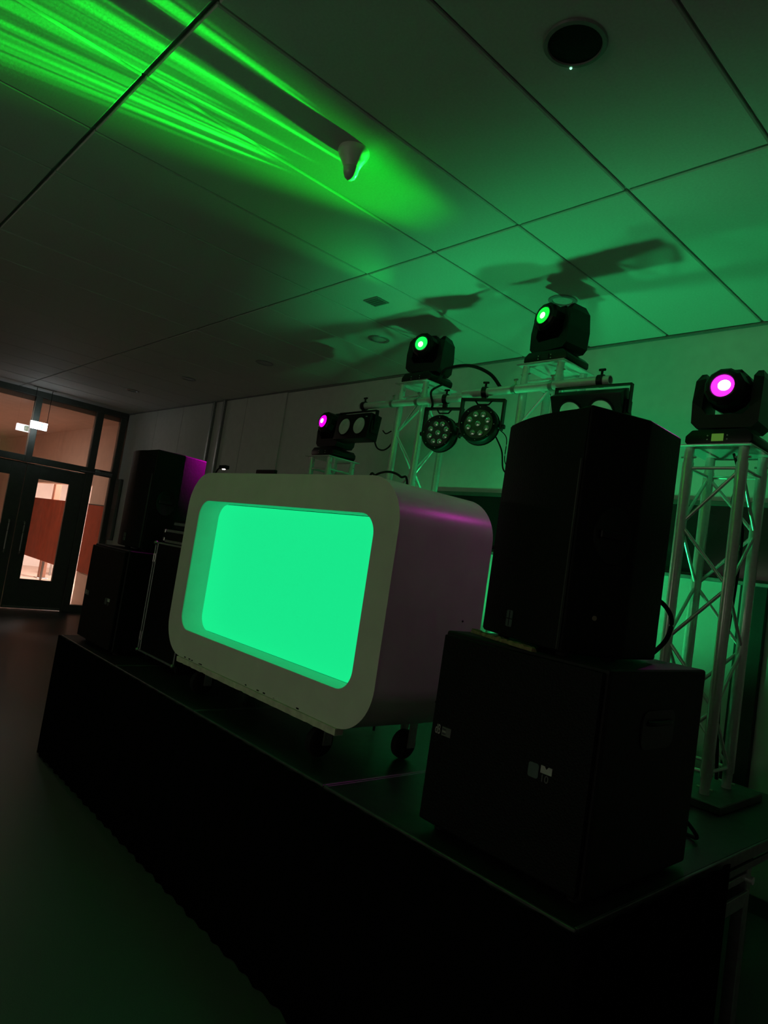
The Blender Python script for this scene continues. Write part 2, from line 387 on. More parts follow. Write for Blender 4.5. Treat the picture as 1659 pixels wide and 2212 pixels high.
# black skirt hung round the stage, one pleated cloth
path = []
n1 = 260
for i in range(n1+1):
    x_ = edges[0]-.012+(edges[4]-edges[0]+.024)*i/n1
    path.append((x_, YS0-.014+.006*math.sin(i*.9)+.003*math.sin(i*.37+1), 1))
n2 = 56
for i in range(1, n2+1):
    path.append((edges[4]+.014+.005*math.sin(i*.9), YS0-.012+(2.53-YS0+.012)*i/n2, 1))
pl = [(edges[0]-.014+.004*math.sin(i*.9), YS0-.012+(3.3-YS0)*i/90, 1) for i in range(90, 0, -1)]
path = pl+path
bm = bmesh.new(); rows = []
for z_, amp in ((HS-.006, .1), (.55, .3), (.25, .5), (.004, .7)):
    row = []
    for i, (x_, y_, _) in enumerate(path):
        off = .006*amp*math.sin(i*.9)
        if i < len(pl): row.append(bm.verts.new((x_-abs(off), y_, z_)))
        elif i <= len(pl)+n1: row.append(bm.verts.new((x_, y_-abs(off), z_)))
        else: row.append(bm.verts.new((x_+abs(off), y_, z_)))
    rows.append(row)
for a in range(3):
    for i in range(len(path)-1): bm.faces.new((rows[a][i], rows[a][i+1], rows[a+1][i+1], rows[a+1][i]))
sk = fin(bm, 'stage_skirt', CLOTH, smooth=True)
md = sk.modifiers.new('thick', 'SOLIDIFY'); md.thickness = .002
tag(sk, 'black pleated cloth skirt hanging round the front of the stage', 'stage skirt')

# ------------------------------------------------------------------ DJ booth shaped like an old television
bt = thing('dj_booth', 'pale booth shaped like a television with a glowing green recess, on casters', 'dj booth', (-2.632, 1.70, HS))
BW, BZ0, BZ1 = 1.676, .954-HS, 1.918-HS
BH = BZ1-BZ0; BC = (BZ0+BZ1)/2
ow, oh = 1.406, .677; oc = (1.093+1.77)/2-HS; ox = -2.630+2.632
out = [(a, b+BC) for a, b in rrect(BW, BH, .185, 14)]
inn = [(a+ox, b+oc) for a, b in rrect(ow, oh, .085, 14)]
n = len(out)
bm = bmesh.new()
v = [[bm.verts.new((a, y_, b)) for a, b in ring] for ring, y_ in ((out, 0), (inn, 0), (out, .005), (inn, .005))]
for i in range(n):
    j = (i+1) % n
    bm.faces.new((v[0][i], v[0][j], v[1][j], v[1][i])); bm.faces.new((v[2][i], v[3][i], v[3][j], v[2][j]))
    bm.faces.new((v[0][i], v[2][i], v[2][j], v[0][j])); bm.faces.new((v[1][i], v[1][j], v[3][j], v[3][i]))
fin(bm, 'front_panel', BOOTH, bt, True)
def ringwall(o_, i_, y0, y1):
    bm = bmesh.new(); n = len(o_)
    v = [[bm.verts.new((a, y_, b)) for a, b in ring] for ring, y_ in ((o_, y0), (i_, y0), (o_, y1), (i_, y1))]
    for i in range(n):
        j = (i+1) % n
        bm.faces.new((v[0][i], v[0][j], v[1][j], v[1][i])); bm.faces.new((v[2][i], v[3][i], v[3][j], v[2][j]))
        bm.faces.new((v[0][i], v[2][i], v[2][j], v[0][j])); bm.faces.new((v[1][i], v[1][j], v[3][j], v[3][i]))
    return bm
sh = [(a, b+BC) for a, b in rrect(BW-.006, BH-.006, .182, 14)]
si = [(a, b+BC) for a, b in rrect(BW-.036, BH-.036, .167, 14)]
shell = fin(ringwall(sh, si, .0055, .55), 'shell', BOOTHS, bt, True)
for yy, zz in ((.34, .30), (.385, .285), (.405, .28), (.2, .12), (.43, .62)):
    fin(cyl(bmesh.new(), (BW/2-.004, yy, zz), (BW/2-.001, yy, zz), .004, n=8), 'screw_hole', BLACK, shell)
no = [(a+ox, b+oc) for a, b in rrect(ow+.012, oh+.012, .09, 14)]
SIDEG = mat('recess_side_white', (.86, .86, .84), .6, noise=.03, nscale=10)
fin(ringwall(no, inn, .0055, .122), 'recess_side', SIDEG, bt, True)
bp_ = [(a+ox, b+oc) for a, b in rrect(ow-.006, oh-.006, .082, 14)]
bm = bmesh.new(); f0 = [bm.verts.new((a, .115, b)) for a, b in bp_]; f1 = [bm.verts.new((a, .121, b)) for a, b in bp_]
bm.faces.new(f0); bm.faces.new(f1[::-1])
for i in range(n): bm.faces.new((f0[i], f0[(i+1) % n], f1[(i+1) % n], f1[i]))
scr = emitter('glow_panel_light', (.008, .84, .27), L_SCREEN)
fin(bm, 'glow_panel', scr, bt)
fin(prism(bmesh.new(), rrect(BW-.04, BH-.04, .165, 10), 0, .012), 'rear_board', BLACK, bt, loc=(0, .136, BC), rot=(R(90), 0, 0))
# chipped trim batten under the face
bm = bmesh.new(); bx(bm, -.655, .672, -.012, .03, .928-HS, .9535-HS)
bmesh.ops.subdivide_edges(bm, edges=[e for e in bm.edges if abs(e.verts[0].co.x-e.verts[1].co.x) > .5], cuts=60)
for vv in bm.verts:
    if vv.co.z < .15 and abs(vv.co.x) < .65: vv.co.z += random.choice((0, 0, 0, 0, 0, .002, .0005))
    if vv.co.y < 0: vv.co.y += random.uniform(0, .004)
fin(bm, 'trim_batten', EDGE, bt)
for i in range(14):
    xx = random.uniform(-.6, .6)
    fin(bx(bmesh.new(), xx, xx+random.uniform(.004, .02), -.0008, .0, .9575-HS, .9575-HS+random.uniform(.002, .007)), 'chip', mat('chip_dark', (.03, .03, .025), .9, noise=.2), bt)
cst = None
for cx, cy in ((-.52, .10), (.48, .10), (-.56, .46), (.60, .46)):
    c = fin(bx(bmesh.new(), -.04, .04, -.035, .035, .155, .163, .002), 'caster', STEEL, bt); c.location = (cx, cy, 0)
    box('fork', -.03, -.022, -.02, .02, .05, .155, STEEL, c); box('fork', .022, .03, -.02, .02, .05, .155, STEEL, c)
    bm = lathe(bmesh.new(), [(.05, -.02), (.059, -.015), (.0615, 0), (.059, .015), (.05, .02)], 28, Matrix.Rotation(R(90), 4, 'Y'))
    fin(bm, 'wheel', RUBBER, c, True).location = (0, -.02, .0616)
box('underframe', -.62, .62, .08, .50, .1635, .1675, BLACK, bt)

# ------------------------------------------------------------------ loudspeakers and subwoofers
def subwoofer(loc, label, wd=.585, dp=.63, h=.622, bare=False):
    t = thing('subwoofer', label, 'subwoofer', loc)
    box('cabinet', 0, wd, .02, dp, .018, h, BLACK, t, .012, 3)
    box('grille', .012, wd-.012, .0, .0195, .03, h-.012, GRILLE, t, .006, 2)
    for xx in (.05, wd-.05):
        for yy in (.07, dp-.07): fin(cyl(bmesh.new(), (xx, yy, 0), (xx, yy, .018), .02), 'foot', RUBBER, t)
    b1 = box('badge', .058, .096, -.0025, -.0001, .300, .328, LOGOG, t, .001)
    text('dB', .042, 'badge_lettering', LOGO, t, (.029, -.0005, .301), FRONT).scale = (.5, 1, 1)
    for i in range(3): box('badge_line', .061, .076, -.0032, -.0026, .306+i*.007, .308+i*.007, LOGO if i == 1 else BLACK, b1)
    o = fin(prism(bmesh.new(), rrect(.034, .04, .007, 4), 0, .002), 'model_badge', LOGOT, t); o.location = (.405, -.0001, .305); o.rotation_euler = FRONT
    fin(prism(bmesh.new(), [(0, 0), (.036, 0), (.036, .02), (.024, .02), (.018, .012), (.012, .02), (0, .02)], 0, .002), 'model_badge_top', LOGO, t, loc=(.428, -.0001, .306), rot=FRONT)
    text('10', .028, 'model_number', LOGOG, t, (.428, -.0005, .283), FRONT)
    for xx, s in ((wd, 1), (0, -1)):
        bm = bmesh.new(); prism(bm, [(a, b) for a, b in rrect(.2, .11, .03, 5)], 0, .004, Matrix.Translation((xx, dp*.52, .45)) @ Matrix.Rotation(R(90)*s, 4, 'Y') @ Matrix.Rotation(R(90), 4, 'Z'))
        hp = fin(bm, 'handle_plate', BLACKG, t, True)
        bm = bmesh.new(); tube(bm, [(xx+.003*s, dp*.52-.07, .47), (xx+.012*s, dp*.52-.05, .47), (xx+.014*s, dp*.52, .47), (xx+.012*s, dp*.52+.05, .47), (xx+.003*s, dp*.52+.07, .47)], .008, 8, 5)
        fin(bm, 'grip', BLACKG, hp, True)
    bm = bmesh.new(); bx(bm, .1, wd-.1, dp, dp+.006, .2, .45, .002); am = fin(bm, 'amplifier_plate', BLACKG, t)
    for i in range(4): box('connector', .16+i*.07, .19+i*.07, dp+.0062, dp+.02, .24, .27, ALUD, am, .003)
    return t
def loudspeaker(loc, rz, label, wd, d1, c, d2, h, light_dot=False):
    t = thing('loudspeaker', label, 'loudspeaker', loc, rz)
    a = wd/2
    plan = [(-a, .02), (a, .02), (a, d1), (a-c, d2), (-a+c, d2), (-a, d1)]
    bm = prism(bmesh.new(), plan, .012, h)
    bmesh.ops.bevel(bm, geom=bm.edges[:], offset=.009, segments=3, affect='EDGES', profile=.5)
    fin(bm, 'cabinet', BLACK, t, True)
    # bowed steel grille on the front
    N = 14; pts = []
    for i in range(N+1):
        u = -1+2*i/N; pts.append((u*(a-.006), .018-.034*(1-u*u)))
    plan = pts+[(a-.006, .0195), (-a+.006, .0195)]
    bm = prism(bmesh.new(), plan, .02, h-.01)
    fin(bm, 'grille', GRILLE, t, True)
    box('corner_seam', a-.0035, a+.0012, .006, .012, .022, h-.16, mat('seam_grey', (.035, .035, .035), .5, noise=.1), t)
    for xx in (-a+.06, a-.06):
        for yy in (.07, d1): fin(cyl(bmesh.new(), (xx, yy, 0), (xx, yy, .0125), .018), 'foot', RUBBER, t)
    bd = fin(prism(bmesh.new(), rrect(.034, .05, .005, 3), 0, .002), 'badge', LOGOT, t, loc=(.0, -.0165, .075), rot=FRONT)
    box('badge_cross', -.017, .017, -.0195, -.0187, .073, .076, BLACK, t); box('badge_cross', -.0015, .0015, -.0195, -.0187, .052, .098, BLACK, t)
    for s in (1, -1):
        xx = a*s
        o = lathe(bmesh.new(), [(.085, 0), (.083, .006), (.07, .004), (.062, .0015)], 28, Matrix.Translation((xx, d1*.62, h*.5)) @ Matrix.Rotation(R(90)*s, 4, 'Y') @ Matrix.Scale(.78, 4, (0, 1, 0)))
        hp = fin(o, 'handle_cup', BLACKG, t, True)
        bm = bmesh.new(); bx(bm, xx+.004*s-.004, xx+.004*s+.006, d1*.62-.045, d1*.62+.045, h*.5-.012, h*.5+.012, .003); fin(bm, 'grip', BLACKG, hp)
    if light_dot: fin(cyl(bmesh.new(), (a, .12, .12), (a+.003, .12, .12), .007), 'bolt', mat('bolt_brass', (.25, .2, .15), .5, noise=.1), t)
    return t
subwoofer((-1.488, 1.672, HS), 'black subwoofer with small badges under the near loudspeaker', .585)
subwoofer((-4.665, 1.655, HS), 'black subwoofer under the far loudspeaker beside the rack case', .58, h=.64)
loudspeaker((-1.269, 1.745, HS+.622), -.383, 'large black loudspeaker angled inward on the near subwoofer', .445, .235, .095, .443, .722, True)
loudspeaker((-4.385, 1.765, HS+.64), -.02, 'black loudspeaker with a magenta-lit rear edge on the far subwoofer', .41, .205, .06, .39, .655)
wr = thing('wood_batten', 'worn wooden wedge strip under the front of the near loudspeaker', 'batten', (-1.275, 1.742, HS+.622), -.383)
bm = bx(bmesh.new(), -.19, .17, -.03, -.012, 0, .012); bmesh.ops.subdivide_edges(bm, edges=[e for e in bm.edges if abs(e.verts[0].co.x-e.verts[1].co.x) > .3], cuts=30)
for vv in bm.verts: vv.co.y += random.uniform(-.003, .003); vv.co.z = max(0, vv.co.z+random.uniform(-.004, .002)) if vv.co.z > .005 else vv.co.z
fin(bm, 'strip', WOOD, wr)

# ------------------------------------------------------------------ rack case beside the booth
rc = thing('rack_case', 'black flight case with metal edges between far subwoofer and booth', 'flight case', (-4.06, 1.82, HS))
RW, RD, RH = .50, .5, .715
for xx in (.05, RW-.05):
    for yy in (.06, RD-.06): fin(cyl(bmesh.new(), (xx-.012, yy, .024), (xx+.012, yy, .024), .024, n=20), 'wheel', RUBBER, rc, True)
box('body', .004, RW-.004, .004, RD-.004, .05, RH, BLACK, rc, .003)
for xx in (0, .028, RW-.012): box('edge_profile', xx, xx+.012, -.004, .0035, .056, RH-.004, ALUD, rc, .002)
for zz in (.045, RH-.008): box('edge_profile', .0, RW, -.0045, .0035, zz, zz+.012, ALUD, rc, .002)
for zz in (.14, .62):
    for xx in (.004, .026): box('hinge', xx, xx+.014, -.009, -.0045, zz-.028, zz+.028, STEEL, rc, .002)
for xx in (0.006, RW-.006):
    for zz in (.052, RH-.004): fin(lathe(bmesh.new(), [(.004, -.013), (.011, -.008), (.014, 0), (.011, .008), (.004, .013)], 14), 'ball_corner', STEEL, rc, True, loc=(xx, -.004, zz))
mxr = thing('mixer_case', 'low black mixer case with grey metal edges lying on the rack case', 'mixer case', (-4.04, 1.84, HS+RH+.004))
box('body', 0, .47, 0, .42, .0, .085, BLACK, mxr, .004)
for zz in (.004, .068): box('edge_profile', .06, .47, -.006, -.0002, zz, zz+.016, ALUD, mxr, .002)
for zz in (.012, .062): box('latch', .045, .062, -.012, -.0062, zz, zz+.022, STEEL, mxr, .002)
mp = thing('player_case', 'dark media player deck lying on the mixer case by the booth', 'player', (-3.98, 1.88, HS+RH+.0895))
box('body', 0, .40, 0, .34, 0, .06, BLACKG, mp, .006)
fin(lathe(bmesh.new(), [(.07, 0), (.072, .012), (.06, .018)], 30), 'jog_wheel', BLACKG, mp, True, loc=(.28, .2, .06))
box('front_strip', .0, .40, -.003, -.0002, .03, .046, ALUD, mp)
# lamp and monitor behind the booth
gn = thing('gooseneck_lamp', 'small black gooseneck lamp with two white LEDs above the booth corner', 'gooseneck lamp', (-3.86, 2.04, HS+RH+.0895+.06))
fin(cyl(bmesh.new(), (0, 0, 0), (0, 0, .03), .016, .012), 'socket', BLACKG, gn, True)
fin(tube(bmesh.new(), [(0, 0, .03), (-.005, -.01, .2), (.01, -.02, .29), (.06, -.03, .345), (.115, -.035, .36)], .005), 'neck', BLACKG, gn, True)
box('lamp_head', .105, .185, -.05, -.02, .348, .372, BLACKG, gn, .006, 2)
for xx in (.155, .172): fin(lathe(bmesh.new(), [(.002, -.003), (.005, -.001), (.006, .001)], 12), 'led', emitter('warm_led', (1, .8, .75), 14), gn, True, loc=(xx, -.045, .346))
mo = thing('monitor', 'dark flat monitor on a pole stand peeping over the top of the booth', 'monitor', (-3.96, 2.46, HS))
box('stand_base', -.16, .16, -.14, .14, 0, .015, BLACKG, mo, .004)
fin(cyl(bmesh.new(), (0, .03, .015), (0, .03, 1.12), .018), 'pole', BLACKG, mo, True)
box('screen_back', -.125, .11, -.012, .011, 1.05, 1.30, BLACKG, mo, .006, 2)
box('screen', -.115, .10, .0112, .013, 1.06, 1.29, mat('screen_off', (.01, .01, .012), .2, noise=.1), mo)

# ------------------------------------------------------------------ truss towers
TR = .12; RCH = .025; RB = .008
braces = {}
def brace(key, a, b, parent, r=RB):
    if key not in braces:
        braces[key] = fin(cyl(bmesh.new(), a, b, r, n=10, caps=False), 'brace', ALU, parent, True).data
        return bpy.data.objects[-1] if False else None
    return link(braces[key], 'brace', parent)
chord_me = {}
def tower(x_, y_, ztop, label, plate=.165, base=.235):
    t = thing('truss_tower', label, 'truss tower', (x_, y_, HS), 0, 'aluminium truss towers on the stage')
    H = ztop-HS-.008
    box('base_plate', -base, base, -base, base, 0, .035, mat('base_steel', (.07, .075, .075), .45, metal=.3, noise=.3, nscale=20), t, .004)
    box('top_plate', -plate, plate, -plate, plate, H, H+.008, ALU, t, .002)
    key = round(H, 3)
    for i, j in ((-1, -1), (1, -1), (1, 1), (-1, 1)):
        if key not in chord_me:
            bm = bmesh.new()
            lathe(bm, [(.021, .0355), (.021, .10), (RCH, .108), (RCH, H-.072), (.022, H-.066), (.022, H-.001)], 20)
            chord_me[key] = fin(bm, 'chord', ALU, t, True); o = chord_me[key]; chord_me[key] = o.data
        else: o = link(chord_me[key], 'chord', t)
        o.location = (i*TR, j*TR, 0)
        for dz in (.06, H-.045):
            fin(cyl(bmesh.new(), (-.034, 0, dz), (.034, 0, dz), .005, n=8), 'bolt', STEEL, o)
    zt, zb = H-.095, .125
    nseg = max(3, round((zt-zb)/.265)); dz = (zt-zb)/nseg
    for f in range(4):
        rot = (0, 0, f*math.pi/2)
        lst = [((TR-.02, -TR, zt), (-TR+.02, -TR, zt)), ((TR-.02, -TR, zb), (-TR+.02, -TR, zb))]
        for s in range(nseg):
            za, zc = zt-.02-s*dz, zt-(s+1)*dz+.02
            sgn = 1 if (s+f) % 2 == 0 else -1
            lst.append(((sgn*(TR-.018), -TR, za), (-sgn*(TR-.018), -TR, zc)))
        for q, (a, b) in enumerate(lst):
            kk = (key, q, f % 2)
            if kk not in braces:
                o = fin(cyl(bmesh.new(), a, b, RB, n=10, caps=False), 'brace', ALU, t, True); braces[kk] = o.data
            else: o = link(braces[kk], 'brace', t)
            o.rotation_euler = rot
    return t
T_R, T_3, T_M, T_L = (-1.30, 3.25, 2.345), (-2.385, 3.345, 2.888), (-3.565, 3.44, 2.91), (-4.515, 3.41, 2.368)
tower(*T_R, 'aluminium truss tower standing nearest the near loudspeaker, bright green light below its plate')
tower(*T_3, 'tall aluminium truss tower rising behind the near loudspeaker')
tower(*T_M, 'tall aluminium truss tower with the bulbous nine-lens spot hung before it')
tower(*T_L, 'short aluminium truss tower rising behind the top of the booth')

# ------------------------------------------------------------------ moving heads
def moving_head(loc, aim_dir, color, label, lens_e, core_e, core_off=(0, 0), display=False, base_rz=0, halo=None):
    t = thing('moving_head', label, 'moving head', loc, base_rz, 'moving head lamps on the towers')
    d = Vector(aim_dir).normalized()
    pan = math.atan2(d.x, -d.y)-base_rz; tilt = math.asin(d.z)
    bm = bmesh.new()
    pts = [(-.15, .022), (-.128, .0), (.128, 0), (.15, .022), (.15, .05), (.12, .078), (-.12, .078), (-.15, .05)]
    m = Matrix.Rotation(R(90), 4, 'X'); prism(bm, pts, -.12, .12, m)
    bmesh.ops.bevel(bm, geom=bm.edges[:], offset=.006, segments=2, affect='EDGES', profile=.5)
    bs = fin(bm, 'base', BLACKG, t, True)
    box('display', -.026, .026, -.1235, -.1205, .022, .056, emitter('display_on', (.16, .42, .05), .35) if display else mat('display_off', (.02, .028, .028), .15, noise=.1), t)
    for xx in (-.045, .042):
        for zz in (.03, .048): fin(cyl(bmesh.new(), (xx, -.1205, zz), (xx, -.123, zz), .0035, n=8), 'button', LOGO, t)
    fin(cyl(bmesh.new(), (0, 0, .078), (0, 0, .092), .06, n=24), 'pan_ring', BLACKG, t, True)
    # yoke: one continuous U seen from the front, chamfered arms
    o_ = [(-.146, .118), (-.12, .092), (.12, .092), (.146, .118), (.15, .22), (.148, .325), (.134, .365), (.112, .365), (.104, .335), (.104, .185), (.08, .155), (-.08, .155), (-.104, .185), (-.104, .335), (-.112, .365), (-.134, .365), (-.148, .325), (-.15, .22)]
    bm = bmesh.new(); n_ = len(o_)
    def dep(z): return .09 if z < .2 else (.092 if z < .3 else (.078 if z < .34 else .05))
    fr = [bm.verts.new((a, -dep(b), b)) for a, b in o_]; bk = [bm.verts.new((a, dep(b), b)) for a, b in o_]
    for i in range(n_): bm.faces.new((fr[i], fr[(i+1) % n_], bk[(i+1) % n_], bk[i]))
    def facing(L):
        for q in ((0, 1, 11, 12) , (1, 2, 10, 11), (2, 3, 9, 10)): bm.faces.new([L[i] for i in q])
        bm.faces.new([L[i] for i in (3, 4, 9)]); bm.faces.new([L[i] for i in (4, 5, 8, 9)]); bm.faces.new([L[i] for i in (5, 6, 7, 8)])
        bm.faces.new([L[i] for i in (0, 12, 17)]); bm.faces.new([L[i] for i in (17, 12, 13, 16)]); bm.faces.new([L[i] for i in (16, 13, 14, 15)])
    facing(fr); facing(bk)
    yk = fin(bm, 'yoke', BLACKG, t, rot=(0, 0, pan))
    # head: stepped barrel pointing along -Y, tilted up
    hd = fin(lathe(bmesh.new(), [(.052, .1545), (.066, .158), (.078, .150), (.088, .135), (.09, .06), (.102, .04), (.102, -.07), (.09, -.12), (.066, -.165), (.045, -.17)], 12,
             Matrix.Rotation(R(90), 4, 'X') @ Matrix.Rotation(R(15), 4, 'Z')), 'head', BLACKG, t)
    hd.location = (0, 0, .274); hd.rotation_euler = (-tilt, 0, pan)
    hd.rotation_mode = 'XYZ'
    box('top_fin', -.04, .04, -.03, .10, .09, .112, BLACKG, hd, .008)
    ln = fin(lathe(bmesh.new(), [(.0505, .1545), (.049, .159), (.044, .163), (.033, .1665), (.018, .1685), (.003, .169)], 32, Matrix.Rotation(R(90), 4, 'X')), 'lens', emitter('lens_'+label.split()[4]+str(int(lens_e*10)), color, lens_e), hd, True)
    fin(lathe(bmesh.new(), [(.0595, .1565), (.060, .1605), (.054, .1625), (.0515, .1600), (.0515, .1565)], 32, Matrix.Rotation(R(90), 4, 'X'), False, False), 'bezel', mat('bezel_black', (.02, .02, .02), .25, spec=.6, noise=.1), hd, True)
    if core_e:
        cr = fin(lathe(bmesh.new(), [(.021, .166), (.019, .1695), (.011, .1725), (.002, .1735)], 20, Matrix.Rotation(R(90), 4, 'X')), 'hot_spot', emitter('core_'+label.split()[4]+str(int(core_e)), tuple(.55+.45*c for c in color), core_e), hd, True)
        cr.location = (core_off[0], 0, core_off[1])
        if core_e > 20: cr.scale = (1.35, 1, 1.2)
    return t, hd, d
A3 = (-.17, -1, .075); AM = (.26, -1, .03)
_, h3, d3 = moving_head((T_3[0], T_3[1], T_3[2]), A3, (.01, 1, .06), 'black moving head shining a green beam atop the tower behind the near loudspeaker', .9, 2.2, (.006, -.006))
_, hm, dm_ = moving_head((T_M[0], T_M[1], T_M[2]), AM, (.01, 1, .1), 'black moving head with bright green lens above the nine-lens spots', 1.1, 5, (.002, -.01))
_, hl, dl = moving_head((T_L[0], T_L[1], T_L[2]), (-.02, -1, .08), (1, .0, .85), 'black moving head with magenta lens beside the twin-lens blinder', 1.6, 4, (.0, 0))
_, hr, dr = moving_head((T_R[0], T_R[1], T_R[2]), (.06, -1, -.02), (1, .02, .9), 'black moving head with blinding magenta lens and lit green display', 2.2, 22, (.010, -.002), True)

# the light each moving head throws
def gobo_nodes(l, direction, only_soft=False):
    f = Vector(direction).normalized(); rr = f.cross(Vector((0, 0, 1))).normalized(); uu = rr.cross(f)
    l.use_nodes = True; nt = l.node_tree; em = nt.nodes['Emission']
    geo = nt.nodes.new('ShaderNodeNewGeometry')
    def dot(vec):
        n = nt.nodes.new('ShaderNodeVectorMath'); n.operation = 'DOT_PRODUCT'; n.inputs[1].default_value = vec
        nt.links.new(geo.outputs['Incoming'], n.inputs[0]); return n.outputs['Value']
    def mth(op, a, b=None, clamp=False):
        n = nt.nodes.new('ShaderNodeMath'); n.operation = op; n.use_clamp = clamp
        for i, q in enumerate((a, b)):
            if q is None: continue
            if isinstance(q, (int, float)): n.inputs[i].default_value = q
            else: nt.links.new(q, n.inputs[i])
        return n.outputs[0]
    w_ = dot(f); u = mth('DIVIDE', dot(rr), w_); v = mth('DIVIDE', dot(uu), w_)
    def noise1(src, sc, det=2, off=0.):
        n = nt.nodes.new('ShaderNodeTexNoise'); n.noise_dimensions = '1D'; n.inputs['Scale'].default_value = sc; n.inputs['Detail'].default_value = det
        nt.links.new(mth('ADD', src, off), n.inputs['W']); return n.outputs['Fac']
    def sm(x, a, b):
        n = nt.nodes.new('ShaderNodeMapRange'); n.interpolation_type = 'SMOOTHSTEP'
        nt.links.new(x, n.inputs['Value']); n.inputs['From Min'].default_value = a; n.inputs['From Max'].default_value = b
        return n.outputs[0]
    tot = None
    for tiltk, sc, off, gain, lo, hi in ((0., 58, 5.3, 1.0, .45, .60), (.30, 40, 12.7, .6, .47, .62), (-.24, 46, 21.3, .6, .47, .62)):
        uu2 = mth('ADD', u, mth('MULTIPLY', v, tiltk))
        s = sm(noise1(uu2, sc, 2, off), lo, hi)
        vmax = mth('ADD', mth('MULTIPLY', noise1(uu2, 26, 2, off+40), .17), -.048)
        s = mth('MULTIPLY', s, sm(mth('SUBTRACT', vmax, v), -.004, .012))
        s = mth('MULTIPLY', s, gain)
        tot = s if tot is None else mth('ADD', tot, s)
    edge = mth('MULTIPLY', sm(u, -.23, -.19), mth('SUBTRACT', 1, sm(u, .09, .16)))
    fan = mth('MULTIPLY', mth('ADD', tot, mth('MULTIPLY', mth('SUBTRACT', 1, sm(v, -.02, .05)), .22)), edge)
    soft = mth('MULTIPLY', mth('MULTIPLY', sm(u, -.30, -.10), mth('SUBTRACT', 1, sm(u, .08, .28))), mth('SUBTRACT', 1, sm(v, .02, .20)))
    nt.links.new(mth('MULTIPLY', soft, .2) if only_soft else fan, em.inputs['Strength'])
def head_point(T, d, ext=.185): return Vector((T[0], T[1], T[2]+.274))+d*ext
g3 = lamp('gobo_beam', 'SPOT', head_point(T_3, d3), P_GOBO, (.004, 1, .03), spot_size=R(56), spot_blend=.4, shadow_soft_size=.008)
aim(g3, d3); gobo_nodes(g3.data, d3)
g3s = lamp('soft_beam', 'SPOT', head_point(T_3, d3), P_GOBO, (.004, 1, .03), spot_size=R(56), spot_blend=.4, shadow_soft_size=.045)
aim(g3s, d3); gobo_nodes(g3s.data, d3, True)
gm = lamp('green_beam', 'SPOT', head_point(T_M, dm_), P_MID, (.01, 1, .12), spot_size=R(46), spot_blend=1, shadow_soft_size=.02); aim(gm, dm_)
gr = lamp('magenta_beam', 'SPOT', head_point(T_R, dr), 6.5, MAG, spot_size=R(120), spot_blend=.6, shadow_soft_size=.03); aim(gr, (-.25, -1, -.75))
gl = lamp('magenta_beam', 'SPOT', head_point(T_L, dl), 230, MAG, spot_size=R(46), spot_blend=.8, shadow_soft_size=.03); aim(gl, (.25, -1, -.36))

# ------------------------------------------------------------------ cross pipes and hung lamps
def pipe(a, b, label):
    t = thing('cross_pipe', label, 'pipe', a)
    a, b = Vector(a), Vector(b); L = (b-a).length; d = (b-a).normalized()
    bm = bmesh.new(); q = d.to_track_quat('Z', 'Y').to_matrix().to_4x4()
    lathe(bm, [(.0255, 0), (.0255, L), (.021, L), (.021, 0), (.0255, 0)], 24, q, False, False)
    fin(bm, 'tube', ALU, t, True)
    return t, a, d
def coupler(t, a, d, s, r=.0258):
    p = d*s
    q = d.to_track_quat('Z', 'Y').to_matrix().to_4x4()
    c = fin(lathe(bmesh.new(), [(r, -.014), (r+.005, -.012), (r+.005, .012), (r, .014)], 20, Matrix.Translation(p) @ q, False, False), 'coupler', STEEL, t, True)
    fin(cyl(bmesh.new(), p+Vector((0, 0, r)), p+Vector((0, 0, r+.03)), .006, n=8), 'wing_bolt', STEEL, c)
    fin(bx(bmesh.new(), p.x-.014, p.x+.014, p.y-.004, p.y+.004, r+.026, r+.034), 'wing_nut', STEEL, c)
    fin(bx(bmesh.new(), p.x-.012, p.x+.012, p.y+.0, p.y+.06, -.012+p.z, .012+p.z), 'tower_clamp', STEEL, c)
PY1, PY2 = 3.255, 3.165
t1, a1, v1 = pipe((-4.055, PY1, 2.748), (-2.99, PY1, 2.735), 'aluminium pipe clamped to the tall tower with the blinder at its end')
t2, a2, v2 = pipe((-2.925, PY2, 2.728), (-1.90, PY2, 2.722), 'aluminium pipe with open end clamped to the tower behind the near loudspeaker')
for s in (.36, .62): coupler(t1, a1, v1, s)
for s in (.40, .66): coupler(t2, a2, v2, s)
def hook(parent, top, drop):
    # black hook clamp round the pipe: band, bolt and hanger
    bm = bmesh.new()
    lathe(bm, [(.0262, -.016), (.034, -.016), (.034, .016), (.0262, .016), (.0262, -.016)], 20, Matrix.Translation(top) @ Matrix.Rotation(R(90), 4, 'Y'), False, False)
    c = fin(bm, 'hook_clamp', BLACKG, parent, True)
    p = Vector(top)
    fin(cyl(bmesh.new(), p+Vector((0, 0, .034)), p+Vector((0, 0, .06)), .007, n=10), 'clamp_bolt', BLACKG, c)
    fin(bx(bmesh.new(), p.x-.02, p.x+.02, p.y-.006, p.y+.006, p.z+.055, p.z+.068, .003), 'clamp_wing', BLACKG, c)
    fin(bx(bmesh.new(), p.x-.014, p.x+.014, p.y-.014, p.y+.014, p.z-drop, p.z-.033, .003), 'hanger', BLACKG, c)
